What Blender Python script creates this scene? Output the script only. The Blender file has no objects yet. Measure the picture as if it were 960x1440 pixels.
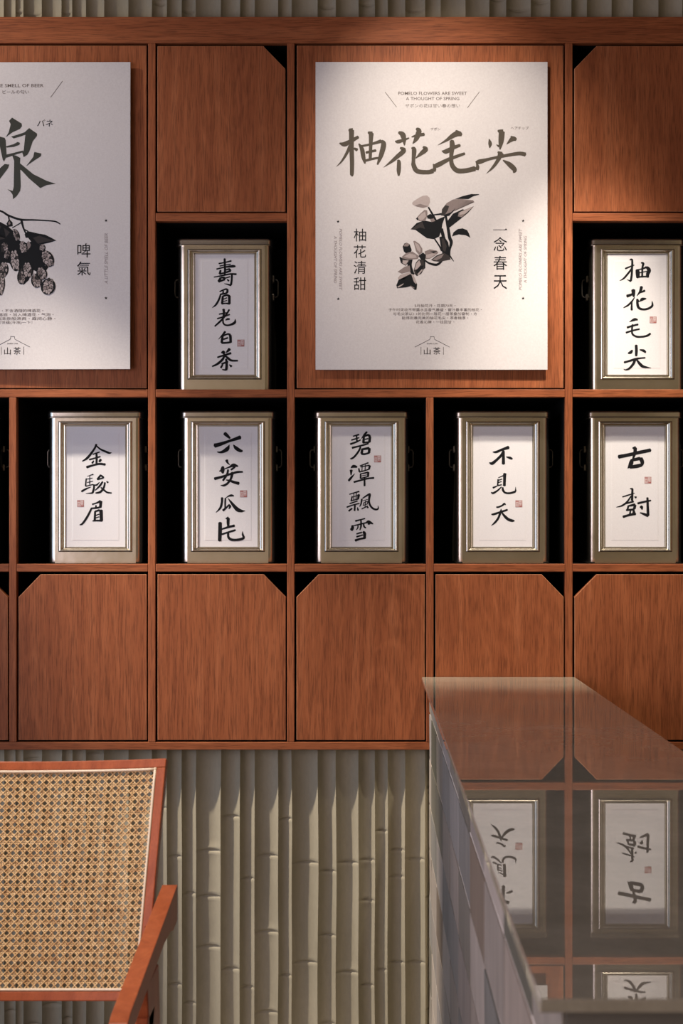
import bpy, bmesh, math, random
from mathutils import Vector, Matrix, noise

random.seed(11)
SC = bpy.context.scene
COL = SC.collection
DCAM = 2000.0 / 576.0          # camera distance from the cabinet front, metres
ZCAM = 1.22
XL_WALL = (213.4 + 195.4 * (-5) - 6 - 522) / 576
F = 2000.0                     # focal length in pixels of the 960 x 1440 frame

# ------------------------------------------------------------------ camera
cam = bpy.data.cameras.new('camera')
cam_o = bpy.data.objects.new('camera', cam)
COL.objects.link(cam_o)
cam_o.location = (0, -DCAM, ZCAM)
cam_o.rotation_euler = (math.pi / 2, 0, 0)
cam.sensor_fit = 'VERTICAL'
cam.sensor_height = 36
cam.sensor_width = 24
cam.lens = 50
cam.shift_x = -42 / 1440
cam.shift_y = 37 / 1440
cam.clip_start = 0.05
cam.dof.use_dof = True
cam.dof.focus_distance = 3.40
cam.dof.aperture_fstop = 9.0
SC.camera = cam_o

# ------------------------------------------------------------------ exposure, world, lights
SC.view_settings.view_transform = 'Standard'
SC.view_settings.look = 'None'
SC.view_settings.gamma = 1
SC.view_settings.use_curve_mapping = False
SC.view_settings.exposure = 0.0

w = bpy.data.worlds.new('sky')
SC.world = w
w.use_nodes = True
w.node_tree.nodes['Background'].inputs[0].default_value = (0.62, 0.68, 0.85, 1)
w.node_tree.nodes['Background'].inputs[1].default_value = 0.6


def spot(name, loc, target, watts, angle, blend, color=(1.0, 0.90, 0.80), size=0.03):
    l = bpy.data.lights.new(name, 'SPOT')
    l.energy = watts
    l.spot_size = math.radians(angle)
    l.spot_blend = blend
    l.color = color
    l.shadow_soft_size = size
    o = bpy.data.objects.new(name, l)
    COL.objects.link(o)
    o.location = loc
    o.rotation_euler = (Vector(target) - Vector(loc)).to_track_quat('-Z', 'Y').to_euler()
    return o


def area(name, loc, rot, sx, sy, watts, color):
    l = bpy.data.lights.new(name, 'AREA')
    l.shape = 'RECTANGLE'
    l.size = sx
    l.size_y = sy
    l.energy = watts
    l.color = color
    o = bpy.data.objects.new(name, l)
    COL.objects.link(o)
    o.location = loc
    o.rotation_euler = rot
    return o


WARM = (1.0, 0.88, 0.76)
spot('spotlight_left', (-1.56, -0.50, 3.0), (0.20, 0.03, -0.20), 630, 26, 1.0, WARM)
spot('spotlight_hops', (-1.75, -0.60, 3.0), (-0.88, 0.0, 2.20), 62, 44, 1.0, WARM)
spot('spotlight_poster', (-0.08, -0.75, 3.0), (0.24, 0.0, 1.97), 96, 46, 1.0, WARM)
spot('spotlight_right', (0.60, -0.66, 3.0), (0.50, 0.0, 1.38), 235, 31, 0.9, WARM)
spot('spotlight_chair', (-0.75, -1.80, 3.0), (-0.52, -1.36, 0.65), 250, 25, 0.7, WARM)
area('window_daylight', (XL_WALL + .02, -1.00, 1.45), (0, -math.pi / 2, 0), 1.9, 1.4, 15, (0.46, 0.65, 1.0))
area('window_daylight_far', (XL_WALL + .02, -3.10, 1.45), (0, -math.pi / 2, 0), 1.9, 2.6, 64, (0.94, 0.80, 0.94))


# ------------------------------------------------------------------ helpers
def P(px, py, y=0.0):
    d = DCAM + y
    return Vector(((px - 522) * d / F, y, ZCAM - (py - 757) * d / F))


def PX(px, y=0.0):
    return (px - 522) * (DCAM + y) / F


def PZ(py, y=0.0):
    return ZCAM - (py - 757) * (DCAM + y) / F


def empty(name, loc, label=None, cat=None, group=None):
    o = bpy.data.objects.new(name, None)
    COL.objects.link(o)
    o.location = loc
    o.empty_display_size = 0.05
    tag(o, label, cat, group)
    return o


def tag(o, label=None, cat=None, group=None, kind=None):
    if label: o['label'] = label
    if cat: o['category'] = cat
    if group: o['group'] = group
    if kind: o['kind'] = kind
    return o


def link(name, bm, mats, parent=None, smooth=False):
    """bm is in WORLD coordinates; when parented to an unrotated empty the mesh is moved to its local frame."""
    me = bpy.data.meshes.new(name)
    if parent is not None:
        off = Vector(parent.location)
        q = parent.parent
        while q is not None:
            off += Vector(q.location)
            q = q.parent
        bmesh.ops.translate(bm, verts=bm.verts, vec=-off)
    bmesh.ops.recalc_face_normals(bm, faces=bm.faces)
    if smooth:
        for f in bm.faces:
            f.smooth = True
    bm.to_mesh(me)
    bm.free()
    if not isinstance(mats, (list, tuple)):
        mats = [mats]
    for m in mats:
        me.materials.append(m)
    o = bpy.data.objects.new(name, me)
    COL.objects.link(o)
    if parent is not None:
        o.parent = parent
    return o


def add_box(bm, x0, x1, y0, y1, z0, z1, mi=0, bev=0.0, seg=2):
    vs = [bm.verts.new((x, y, z)) for x in (x0, x1) for y in (y0, y1) for z in (z0, z1)]
    idx = [(0, 1, 3, 2), (4, 6, 7, 5), (0, 4, 5, 1), (2, 3, 7, 6), (0, 2, 6, 4), (1, 5, 7, 3)]
    fs = [bm.faces.new([vs[i] for i in q]) for q in idx]
    for f in fs:
        f.material_index = mi
    if bev > 0:
        es = list({e for f in fs for e in f.edges})
        r = bmesh.ops.bevel(bm, geom=es, offset=bev, segments=seg, profile=0.5, affect='EDGES')
        for f in r['faces']:
            f.material_index = mi
    return fs


def add_prism(bm, pts, y0, y1, mi=0, bev=0.0, bmi=None):
    """pts (x, z) outline extruded from y0 to y1"""
    a = [bm.verts.new((x, y0, z)) for x, z in pts]
    b = [bm.verts.new((x, y1, z)) for x, z in pts]
    n = len(pts)
    fs = [bm.faces.new(a), bm.faces.new(b[::-1])]
    for i in range(n):
        j = (i + 1) % n
        fs.append(bm.faces.new((a[i], b[i], b[j], a[j])))
    for f in fs:
        f.material_index = mi
    if bev:
        es = [e for e in fs[0].edges]
        r = bmesh.ops.bevel(bm, geom=es, offset=bev, segments=2, profile=0.5, affect='EDGES')
        for f in r['faces']:
            f.material_index = mi if bmi is None else bmi
    return fs


def add_hexa(bm, lo, hi, mi=0):
    """two matching quads (lists of four Vectors) joined to a closed block"""
    a = [bm.verts.new(v) for v in lo]
    b = [bm.verts.new(v) for v in hi]
    fs = [bm.faces.new(a), bm.faces.new(b[::-1])]
    for i in range(4):
        j = (i + 1) % 4
        fs.append(bm.faces.new((a[i], b[i], b[j], a[j])))
    for f in fs:
        f.material_index = mi
    return fs


def add_sweep(bm, rings, closed_ends=True, mi=0, smooth=False):
    """rings: list of equally long vertex-position lists"""
    vr = [[bm.verts.new(p) for p in r] for r in rings]
    n = len(rings[0])
    for a, b in zip(vr[:-1], vr[1:]):
        for i in range(n):
            j = (i + 1) % n
            f = bm.faces.new((a[i], a[j], b[j], b[i]))
            f.material_index = mi
            f.smooth = smooth
    if closed_ends:
        f = bm.faces.new(vr[0][::-1]); f.material_index = mi
        f = bm.faces.new(vr[-1]); f.material_index = mi


# ------------------------------------------------------------------ materials
def new_mat(name):
    m = bpy.data.materials.new(name)
    m.use_nodes = True
    nt = m.node_tree
    return m, nt, nt.nodes['Principled BSDF']


def nd(nt, t, **kw):
    n = nt.nodes.new(t)
    for k, v in kw.items():
        setattr(n, k, v)
    return n


def coords(nt, scale, rnd=True):
    tc = nd(nt, 'ShaderNodeTexCoord')
    oi = nd(nt, 'ShaderNodeObjectInfo')
    mp = nd(nt, 'ShaderNodeMapping')
    mp.inputs['Scale'].default_value = scale
    nt.links.new(tc.outputs['Object'], mp.inputs['Vector'])
    if not rnd:
        return mp.outputs['Vector']
    ml = nd(nt, 'ShaderNodeMath', operation='MULTIPLY')
    ml.inputs[1].default_value = 37.0
    nt.links.new(oi.outputs['Random'], ml.inputs[0])
    ad = nd(nt, 'ShaderNodeVectorMath', operation='ADD')
    nt.links.new(mp.outputs['Vector'], ad.inputs[0])
    nt.links.new(ml.outputs[0], ad.inputs[1])
    return ad.outputs['Vector']


def ramp(nt, src, stops):
    r = nd(nt, 'ShaderNodeValToRGB')
    el = r.color_ramp.elements
    el[0].position, el[0].color = stops[0][0], (*stops[0][1], 1)
    el[1].position, el[1].color = stops[-1][0], (*stops[-1][1], 1)
    for p, c in stops[1:-1]:
        e = el.new(p)
        e.color = (*c, 1)
    nt.links.new(src, r.inputs['Fac'])
    return r.outputs['Color']


def mixc(nt, kind, fac, a, b):
    n = nd(nt, 'ShaderNodeMix', data_type='RGBA', blend_type=kind)
    for s, v in ((n.inputs[0], fac), (n.inputs[6], a), (n.inputs[7], b)):
        if isinstance(v, bpy.types.NodeSocket):
            nt.links.new(v, s)
        elif isinstance(v, tuple):
            s.default_value = (*v, 1) if len(v) == 3 else v
        else:
            s.default_value = v
    return n.outputs[2]


def bump(nt, b, height, strength, dist=0.001):
    n = nd(nt, 'ShaderNodeBump')
    n.inputs['Strength'].default_value = strength
    n.inputs['Distance'].default_value = dist
    nt.links.new(height, n.inputs['Height'])
    nt.links.new(n.outputs['Normal'], b.inputs['Normal'])


def noise_tex(nt, vec, scale, detail=4, rough=0.6, dist=0.0):
    n = nd(nt, 'ShaderNodeTexNoise')
    n.inputs['Scale'].default_value = scale
    n.inputs['Detail'].default_value = detail
    n.inputs['Roughness'].default_value = rough
    n.inputs['Distortion'].default_value = dist
    nt.links.new(vec, n.inputs['Vector'])
    return n.outputs['Fac']


def wood(name, axis, dark, mid, light, rough=0.52, pore=0.62, coat=0.0, sheen_var=True):
    m, nt, b = new_mat(name)
    s_long, s_fine, s_cath = 2.0, 9.0, 0.55
    def sc(long, across):
        v = [across] * 3
        v['xyz'.index(axis)] = long
        return tuple(v)
    v1 = coords(nt, sc(1.8, 46))
    v2 = coords(nt, sc(20, 560))
    v3 = coords(nt, sc(0.9, 5.0))
    n1 = noise_tex(nt, v1, 1.0, 6, 0.62, 0.25)
    n2 = noise_tex(nt, v2, 1.0, 3, 0.6)
    n3 = noise_tex(nt, v3, 1.0, 3, 0.5, 1.2)
    wv = nd(nt, 'ShaderNodeMath', operation='SINE')
    ml = nd(nt, 'ShaderNodeMath', operation='MULTIPLY')
    ml.inputs[1].default_value = 70.0
    nt.links.new(n3, ml.inputs[0])
    nt.links.new(ml.outputs[0], wv.inputs[0])
    base = ramp(nt, n1, [(0.18, dark), (0.5, mid), (0.85, light)])
    rings = ramp(nt, wv.outputs[0], [(0.0, (0.80, 0.76, 0.72)), (1.0, (1, 1, 1))])
    c = mixc(nt, 'MULTIPLY', 0.55, base, rings)
    pores = ramp(nt, n2, [(0.36, (0.34, 0.31, 0.30)), (0.52, (1.06, 1.06, 1.06))])
    c = mixc(nt, 'MULTIPLY', pore, c, pores)
    nt.links.new(c, b.inputs['Base Color'])
    b.inputs['Roughness'].default_value = rough
    b.inputs['Specular IOR Level'].default_value = 0.20
    if coat:
        b.inputs['Coat Weight'].default_value = coat
        b.inputs['Coat Roughness'].default_value = 0.12
    bump(nt, b, n2, 0.10, 0.0006)
    return m


def plain(name, col, rough=0.6, metal=0.0, spec=0.5):
    m, nt, b = new_mat(name)
    v = coords(nt, (1, 1, 1))
    n = noise_tex(nt, v, 180, 3)
    c = ramp(nt, n, [(0.3, tuple(x * 0.9 for x in col)), (0.7, col)])
    nt.links.new(c, b.inputs['Base Color'])
    b.inputs['Roughness'].default_value = rough
    b.inputs['Metallic'].default_value = metal
    b.inputs['Specular IOR Level'].default_value = spec
    return m


OAK = ((0.215, 0.060, 0.022), (0.305, 0.093, 0.033), (0.390, 0.136, 0.055))
M_door = wood('oak_vertical', 'z', *OAK)
M_rail = wood('oak_horizontal', 'x', *OAK)
M_edge = wood('oak_lit_edge', 'z', (0.36, 0.15, 0.065), (0.46, 0.20, 0.095), (0.55, 0.26, 0.13))  # lighter oak that paints the lit edge line onto the door bevels
M_chair = wood('teak_chair', 'z', (0.26, 0.060, 0.020), (0.33, 0.082, 0.028), (0.40, 0.110, 0.038), rough=0.38, pore=0.25, coat=0.0)
M_black = plain('cubby_shade_and_pad_black', (0.006, 0.006, 0.006), 0.8, 0, 0.1)  # near-black paints the deep shade inside the cubbies; also colours the mounting pads
M_ink = plain('black_ink', (0.010, 0.010, 0.011), 0.75, 0, 0.1)
M_head = plain('olive_ink', (0.085, 0.072, 0.055), 0.8, 0, 0.1)
M_head2 = plain('green_black_ink', (0.050, 0.052, 0.043), 0.8, 0, 0.1)
M_ink2 = plain('soft_black_ink', (0.045, 0.04, 0.037), 0.8, 0, 0.1)
M_small = plain('grey_ink', (0.15, 0.125, 0.11), 0.8, 0, 0.1)
M_pale = plain('pale_grey_ink', (0.30, 0.26, 0.255), 0.8, 0, 0.1)
M_print = [plain('print_black', (0.012, 0.013, 0.014), 0.8, 0, 0.1),
           plain('print_dark_grey', (0.042, 0.037, 0.035), 0.8, 0, 0.1),
           plain('print_mid_grey', (0.22, 0.180, 0.168), 0.8, 0, 0.1),
           plain('print_light_grey', (0.38, 0.325, 0.305), 0.8, 0, 0.1)]
M_sealr = plain('seal_red', (0.36, 0.15, 0.135), 0.8, 0, 0.1)
M_sealp = plain('seal_pink', (0.56, 0.44, 0.42), 0.8, 0, 0.1)


def mk_paper(name, c0, c1, scale):
    m, nt, b = new_mat(name)
    v = coords(nt, (1, 1, 1))
    n = noise_tex(nt, v, scale, 4, 0.7)
    nt.links.new(ramp(nt, n, [(0.3, c0), (0.7, c1)]), b.inputs['Base Color'])
    b.inputs['Roughness'].default_value = 0.7
    b.inputs['Specular IOR Level'].default_value = 0.2
    bump(nt, b, n, 0.08, 0.0004)
    return m


M_poster = mk_paper('poster_board', (0.53, 0.50, 0.485), (0.595, 0.57, 0.55), 260)
M_label = mk_paper('label_paper', (0.65, 0.64, 0.63), (0.71, 0.70, 0.69), 420)


def mk_tin():
    m, nt, b = new_mat('tinplate')
    v = coords(nt, (1, 1, 1))
    n = noise_tex(nt, v, 9, 3, 0.6)
    n2 = noise_tex(nt, v, 120, 3, 0.6)
    nt.links.new(ramp(nt, n, [(0.3, (0.57, 0.52, 0.41)), (0.7, (0.66, 0.61, 0.50))]), b.inputs['Base Color'])
    b.inputs['Metallic'].default_value = 1.0
    r = nd(nt, 'ShaderNodeMapRange')
    r.inputs['To Min'].default_value = 0.22
    r.inputs['To Max'].default_value = 0.28
    nt.links.new(n2, r.inputs['Value'])
    nt.links.new(r.outputs[0], b.inputs['Roughness'])
    bump(nt, b, n, 0.12, 0.01)
    return m


M_tin = mk_tin()
M_wire = plain('dark_wire', (0.25, 0.24, 0.22), 0.35, 1.0)


def mk_clay():
    m, nt, b = new_mat('bamboo_imprint_plaster')
    v = coords(nt, (1, 1, 0.35), False)
    n = noise_tex(nt, v, 7, 5, 0.6)
    n2 = noise_tex(nt, v, 160, 4, 0.7)
    c = ramp(nt, n, [(0.3, (0.27, 0.240, 0.162)), (0.7, (0.34, 0.302, 0.21))])
    c = mixc(nt, 'MULTIPLY', 0.35, c, ramp(nt, n2, [(0.3, (0.75, 0.75, 0.75)), (0.65, (1, 1, 1))]))
    nt.links.new(c, b.inputs['Base Color'])
    b.inputs['Roughness'].default_value = 0.72
    b.inputs['Specular IOR Level'].default_value = 0.25
    bump(nt, b, n2, 0.12, 0.001)
    return m


M_clay = mk_clay()


def mk_stone():
    m, nt, b = new_mat('polished_stone')
    v = coords(nt, (1, 1, 1), False)
    n = noise_tex(nt, v, 5, 5, 0.65, 0.6)
    n2 = noise_tex(nt, v, 190, 3, 0.7)
    c = ramp(nt, n, [(0.3, (0.30, 0.272, 0.20)), (0.7, (0.44, 0.405, 0.31))])
    c = mixc(nt, 'MULTIPLY', 0.35, c, ramp(nt, n2, [(0.3, (0.7, 0.7, 0.7)), (0.65, (1, 1, 1))]))
    nt.links.new(c, b.inputs['Base Color'])
    r = nd(nt, 'ShaderNodeMapRange')
    r.inputs['To Min'].default_value = 0.004
    r.inputs['To Max'].default_value = 0.016
    nt.links.new(n, r.inputs['Value'])
    nt.links.new(r.outputs[0], b.inputs['Roughness'])
    b.inputs['IOR'].default_value = 1.62
    return m


M_stone = mk_stone()


def mk_tile():
    m, nt, b = new_mat('glazed_tile')
    g = nd(nt, 'ShaderNodeNewGeometry')
    v = coords(nt, (1, 8.0, 1.4), False)
    n = noise_tex(nt, v, 3.0, 4, 0.6, 0.4)
    c1 = ramp(nt, g.outputs['Random Per Island'], [(0.0, (0.33, 0.285, 0.235)), (0.22, (0.10, 0.098, 0.072)), (0.45, (0.40, 0.35, 0.29)),
                                                    (0.62, (0.15, 0.112, 0.075)), (0.8, (0.36, 0.335, 0.30)), (1.0, (0.13, 0.128, 0.105))])
    c = mixc(nt, 'MULTIPLY', 0.6, c1, ramp(nt, n, [(0.3, (0.62, 0.62, 0.60)), (0.68, (1.1, 1.08, 1.06))]))
    nt.links.new(c, b.inputs['Base Color'])
    r = nd(nt, 'ShaderNodeMapRange')
    b.inputs['Specular IOR Level'].default_value = 0.02
    r.inputs['To Min'].default_value = 0.45
    r.inputs['To Max'].default_value = 0.8
    nt.links.new(n, r.inputs['Value'])
    nt.links.new(r.outputs[0], b.inputs['Roughness'])
    bump(nt, b, n, 0.25, 0.004)
    return m


M_tile = mk_tile()
M_grout = plain('pale_grout', (0.78, 0.70, 0.58), 0.9, 0, 0.1)


def mk_cane():
    m, nt, b = new_mat('woven_cane')
    v = coords(nt, (1, 1, 1), False)
    n = noise_tex(nt, v, 95, 4, 0.7)
    nt.links.new(ramp(nt, n, [(0.3, (0.40, 0.20, 0.065)), (0.5, (0.66, 0.44, 0.20)), (0.7, (0.80, 0.60, 0.33))]), b.inputs['Base Color'])
    b.inputs['Roughness'].default_value = 0.42
    b.inputs['Specular IOR Level'].default_value = 0.45
    return m


M_cane = mk_cane()
M_spline = plain('cream_reed', (0.72, 0.60, 0.44), 0.5)


def mk_plaster(name, c0, c1):
    m, nt, b = new_mat(name)
    v = coords(nt, (1, 1, 1), False)
    n = noise_tex(nt, v, 3, 6, 0.6)
    nt.links.new(ramp(nt, n, [(0.3, c0), (0.7, c1)]), b.inputs['Base Color'])
    b.inputs['Roughness'].default_value = 0.8
    return m


M_wall = mk_plaster('warm_plaster', (0.50, 0.43, 0.24), (0.58, 0.50, 0.29))
M_ceil = mk_plaster('dark_ceiling', (0.16, 0.145, 0.12), (0.20, 0.18, 0.15))
M_floor = mk_plaster('concrete_floor', (0.20, 0.185, 0.165), (0.27, 0.25, 0.22))
M_frame = plain('dark_window_frame', (0.05, 0.045, 0.04), 0.5)
m_, nt_, b_ = new_mat('window_glass')
b_.inputs['Transmission Weight'].default_value = 1.0
b_.inputs['Roughness'].default_value = 0.0
b_.inputs['Base Color'].default_value = (0.9, 0.95, 1, 1)
M_glass = m_

# ------------------------------------------------------------------ the room
V = lambda i: 213.4 + 195.4 * (i - 1)              # centre of divider i, pixels
I0, I1 = -4, 8
XL, XR = PX(V(I0) - 6), PX(V(I1) + 6)
YB, ZT = -4.75, 3.2

bm = bmesh.new(); add_box(bm, XL - .1, XR + .1, YB - .1, .5, -.1, 0)
tag(link('floor', bm, M_floor), kind='structure')
bm = bmesh.new(); add_box(bm, XL - .1, XR + .1, YB - .1, .5, ZT, ZT + .1)
tag(link('ceiling', bm, M_ceil), kind='structure')
bm = bmesh.new(); add_box(bm, XR, XR + .1, YB, .5, 0, ZT)
tag(link('wall_right', bm, M_wall), kind='structure')
bm = bmesh.new()
wy0, wy1, wz0, wz1 = -4.45, -0.25, 0.45, 2.45
add_box(bm, XL - .1, XL, YB, .5, 0, wz0)
add_box(bm, XL - .1, XL, YB, .5, wz1, ZT)
add_box(bm, XL - .1, XL, YB, wy0, wz0, wz1)
add_box(bm, XL - .1, XL, wy1, .5, wz0, wz1)
tag(link('wall_left', bm, M_wall), kind='structure')
win = empty('window_1', (XL - .05, (wy0 + wy1) / 2, wz0)); tag(win, kind='structure')
bm = bmesh.new()
for a, b in ((wy0, wy0 + .05), (wy1 - .05, wy1), (-3.07, -3.02), (-1.68, -1.63)):
    add_box(bm, XL - .08, XL - .03, a, b, wz0, wz1, bev=.003)
for a, b in ((wz0, wz0 + .05), (wz1 - .05, wz1)):
    add_box(bm, XL - .079, XL - .031, wy0, wy1, a, b, bev=.003)
link('window_frame', bm, M_frame, win)
bm = bmesh.new(); add_box(bm, XL - .058, XL - .052, wy0 + .04, wy1 - .04, wz0 + .04, wz1 - .04)
link('window_pane', bm, M_glass, win)
bm = bmesh.new(); add_box(bm, XL, XR, YB - .1, YB, 0, ZT)
tag(link('wall_front', bm, M_wall), kind='structure')

# the wall behind the cabinet: plaster cast against split bamboo, hollow flutes with sharp ribs between them
rib_px = [256, 276, 311, 337.5, 358, 391, 410, 447, 472.5, 504, 527, 545, 569, 597]
ribs = [PX(p, .03) for p in rib_px]
rr = random.Random(5)
left_px = [235, 214, 181, 147, 122, 103, 88, 60, 34, 23, 7]
for p in left_px:
    ribs.insert(0, PX(p, .03))
while ribs[0] > XL:
    ribs.insert(0, ribs[0] - rr.uniform(.032, .062))
while ribs[-1] < XR:
    ribs.append(ribs[-1] + rr.uniform(.032, .062))
ribs[0], ribs[-1] = XL, XR
Y_RIB = 0.021
node_px = {256: [1204, 1384], 276: [1256], 311: [1196, 1260, 1331], 337.5: [1148, 1362], 358: [1235, 1388], 391: [1203, 1310, 1423],
           410: [1151, 1371], 447: [1213, 1353], 472.5: [1225, 1315], 504: [1213, 1367], 527: [1209, 1266, 1385], 545: [1168, 1363],
           569: [1195, 1232, 1353], 597: [1208, 1353]}
key_of = {round(PX(k, .03), 5): v for k, v in node_px.items()}


def flute_wall(bm, z0, z1):
    NX = 12
    for k in range(len(ribs) - 1):
        xa, xb = ribs[k], ribs[k + 1]
        wd = xb - xa
        nodes = key_of.get(round(xb, 5))
        r2 = random.Random(k * 7 + 3)
        nodes = [PZ(p, .03) for p in nodes] if nodes else []
        lo = min(nodes) if nodes else r2.uniform(.55, .72)
        if not nodes: nodes = [lo]
        zz = lo
        while zz > 0: zz -= r2.uniform(.19, .30); nodes.append(zz)
        zz = 2.5 + r2.uniform(-.1, .12)
        while zz < ZT: nodes.append(zz); zz += r2.uniform(.19, .30)
        depth0 = min(.44 * wd, .0165) * r2.uniform(.85, 1.0)
        zs = set()
        z = z0
        while z < z1 - .004:
            zs.add(round(z, 4)); z += .02
        zs.add(z1)
        for n_ in nodes:
            for dz in (-.012, -.0045, -.0025, -.001, .001, .0025, .0045, .012):
                if z0 < n_ + dz < z1: zs.add(round(n_ + dz, 4))
        zs = sorted(zs)
        grid = []
        ph = r2.uniform(0, 20)
        for z in zs:
            sw_a = .0022 * noise.noise(Vector((xa * 9, z * 4.0, 1.7)))
            sw_b = .0022 * noise.noise(Vector((xb * 9, z * 4.0, 1.7)))
            dn = min(abs(z - n_) for n_ in nodes)
            near = [n_ for n_ in nodes if abs(z - n_) < .0135]
            dd = depth0 * (1 + .12 * noise.noise(Vector((ph, z * 5.5, 0))))
            off = 0
            if near:
                q = z - near[0]
                off = .0030 * math.exp(-(q / .0022) ** 2) - .0016 * math.exp(-((abs(q) - .007) / .003) ** 2)
            row = []
            for i in range(NX + 1):
                t = i / NX
                x = (xa + sw_a) * (1 - t) + (xb + sw_b) * t
                u = 2 * t - 1
                y = Y_RIB + (dd + off) * max(0.0, 1 - abs(u) ** 2.3) + off * .35
                row.append(bm.verts.new((x, y, z)))
            grid.append(row)
        for a, b in zip(grid[:-1], grid[1:]):
            for i in range(NX):
                f = bm.faces.new((a[i], a[i + 1], b[i + 1], b[i]))
                f.smooth = True


bm = bmesh.new()
Z_CABTOP, Z_CABBOT = PZ(23.5), PZ(1054.5)
flute_wall(bm, 0, Z_CABBOT + .012)
flute_wall(bm, Z_CABTOP - .012, ZT)
add_box(bm, XL, XR, .40, .45, 0, ZT)
add_box(bm, XL, XR, .062, .40, 0, Z_CABBOT - .001)
add_box(bm, XL, XR, .062, .40, Z_CABTOP + .001, ZT)
tag(link('wall_back', bm, M_clay), kind='structure')

# ------------------------------------------------------------------ the cabinet
cab = empty('wall_cabinet', (0, 0, Z_CABBOT), 'reddish oak wall cabinet with open cubbies, poster panels and corner-cut doors', 'cabinet')
DEPTH = .34
HT = 5.2            # half thickness of a divider in pixels
R = [60.5, 299.5, 311, 547.5, 558.5, 793, 804, 1043.5]


def board(name, x0, x1, z0, z1, mat):
    bm = bmesh.new()
    add_box(bm, x0, x1, 0, .020, z0, z1, 0, .0014)
    add_box(bm, x0 + .0006, x1 - .0006, .020, DEPTH, z0 + .0006, z1 - .0006, 1)  # rear of the board coloured black as painted-in cubby shade
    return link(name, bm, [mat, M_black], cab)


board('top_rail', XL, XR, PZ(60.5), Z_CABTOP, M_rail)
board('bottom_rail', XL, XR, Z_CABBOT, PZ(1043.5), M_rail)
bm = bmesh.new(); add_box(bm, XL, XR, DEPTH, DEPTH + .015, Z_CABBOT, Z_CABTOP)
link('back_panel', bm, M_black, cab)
G = .0003
# big panels span columns where the divider index is odd..odd+? : V(-1)-V(1), V(2)-V(4), then every third pair
panels = {(-1, 1), (2, 4), (5, 7), (-4, -2)}
inside = {0, 3, 6, -3}
for i in range(I0, I1 + 1):
    xa, xb = PX(V(i) - HT), PX(V(i) + HT)
    if i in inside:
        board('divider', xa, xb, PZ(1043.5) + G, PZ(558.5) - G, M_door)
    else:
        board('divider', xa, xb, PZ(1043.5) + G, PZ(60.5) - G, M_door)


def door(x0, x1, y0, y1, corner, gl, gr, gt, gb, name='door', c=31.0):
    """pixel opening; gaps at left, right, top, bottom; corner '' / 'tl' / 'tr' cut"""
    a, b = x0 + gl, x1 - gr
    t, bt = y0 + gt, y1 - gb
    if corner == 'tl':
        pts = [(a, t + c + 1), (a + c, t), (b, t), (b, bt), (a, bt)]
    elif corner == 'tr':
        pts = [(a, t), (b - c, t), (b, t + c + 1), (b, bt), (a, bt)]
    else:
        pts = [(a, t), (b, t), (b, bt), (a, bt)]
    bm = bmesh.new()
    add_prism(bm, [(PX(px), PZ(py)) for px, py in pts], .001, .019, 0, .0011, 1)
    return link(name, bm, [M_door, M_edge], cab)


for i in range(I0, I1):
    xa, xb = V(i) + HT, V(i + 1) - HT
    # lower doors
    cut = 'tl' if i % 2 == 0 else 'tr'
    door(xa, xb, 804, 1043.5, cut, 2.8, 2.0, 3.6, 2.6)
    covered = next((p for p in panels if p[0] <= i < p[1]), None)
    # shelves
    for (t, b) in ((547.5, 558.5), (793, 804)):
        if covered and t == 547.5:
            if i != covered[0]: continue
            x0, x1 = PX(V(covered[0]) + HT) + G, PX(V(covered[1]) - HT) - G
        else:
            x0, x1 = PX(xa) + G, PX(xb) - G
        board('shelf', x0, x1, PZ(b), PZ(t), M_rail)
    if covered:
        if i == covered[0]:
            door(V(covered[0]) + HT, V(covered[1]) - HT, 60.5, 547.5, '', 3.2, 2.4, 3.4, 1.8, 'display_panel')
    else:
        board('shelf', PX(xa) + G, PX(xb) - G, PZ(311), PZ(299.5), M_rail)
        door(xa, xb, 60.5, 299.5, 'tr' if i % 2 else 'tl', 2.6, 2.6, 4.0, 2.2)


# ------------------------------------------------------------------ writing
def parse(s):
    out = []
    for line in s.strip().splitlines():
        line = line.strip()
        if not line or line == '#': continue
        if line[0] == 'P':
            v = [float(q) for q in line[1:].replace(',', ' ').split()]
            out.append(('P', [(v[i], v[i + 1]) for i in range(0, len(v), 2)]))
        else:
            out.append(('S', [tuple(float(c) for c in t.split(',')) for t in line.split()]))
    return out


def catmull(pts, n=5):
    if len(pts) < 3:
        return pts
    res = []
    for i in range(len(pts) - 1):
        p0 = pts[max(i - 1, 0)]; p1 = pts[i]; p2 = pts[i + 1]; p3 = pts[min(i + 2, len(pts) - 1)]
        for k in range(n):
            t = k / n
            res.append(tuple(.5 * ((2 * b) + (-a + c) * t + (2 * a - 5 * b + 4 * c - d) * t * t + (-a + 3 * b - 3 * c + d) * t ** 3)
                             for a, b, c, d in zip(p0, p1, p2, p3)))
    res.append(pts[-1])
    return res


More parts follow.
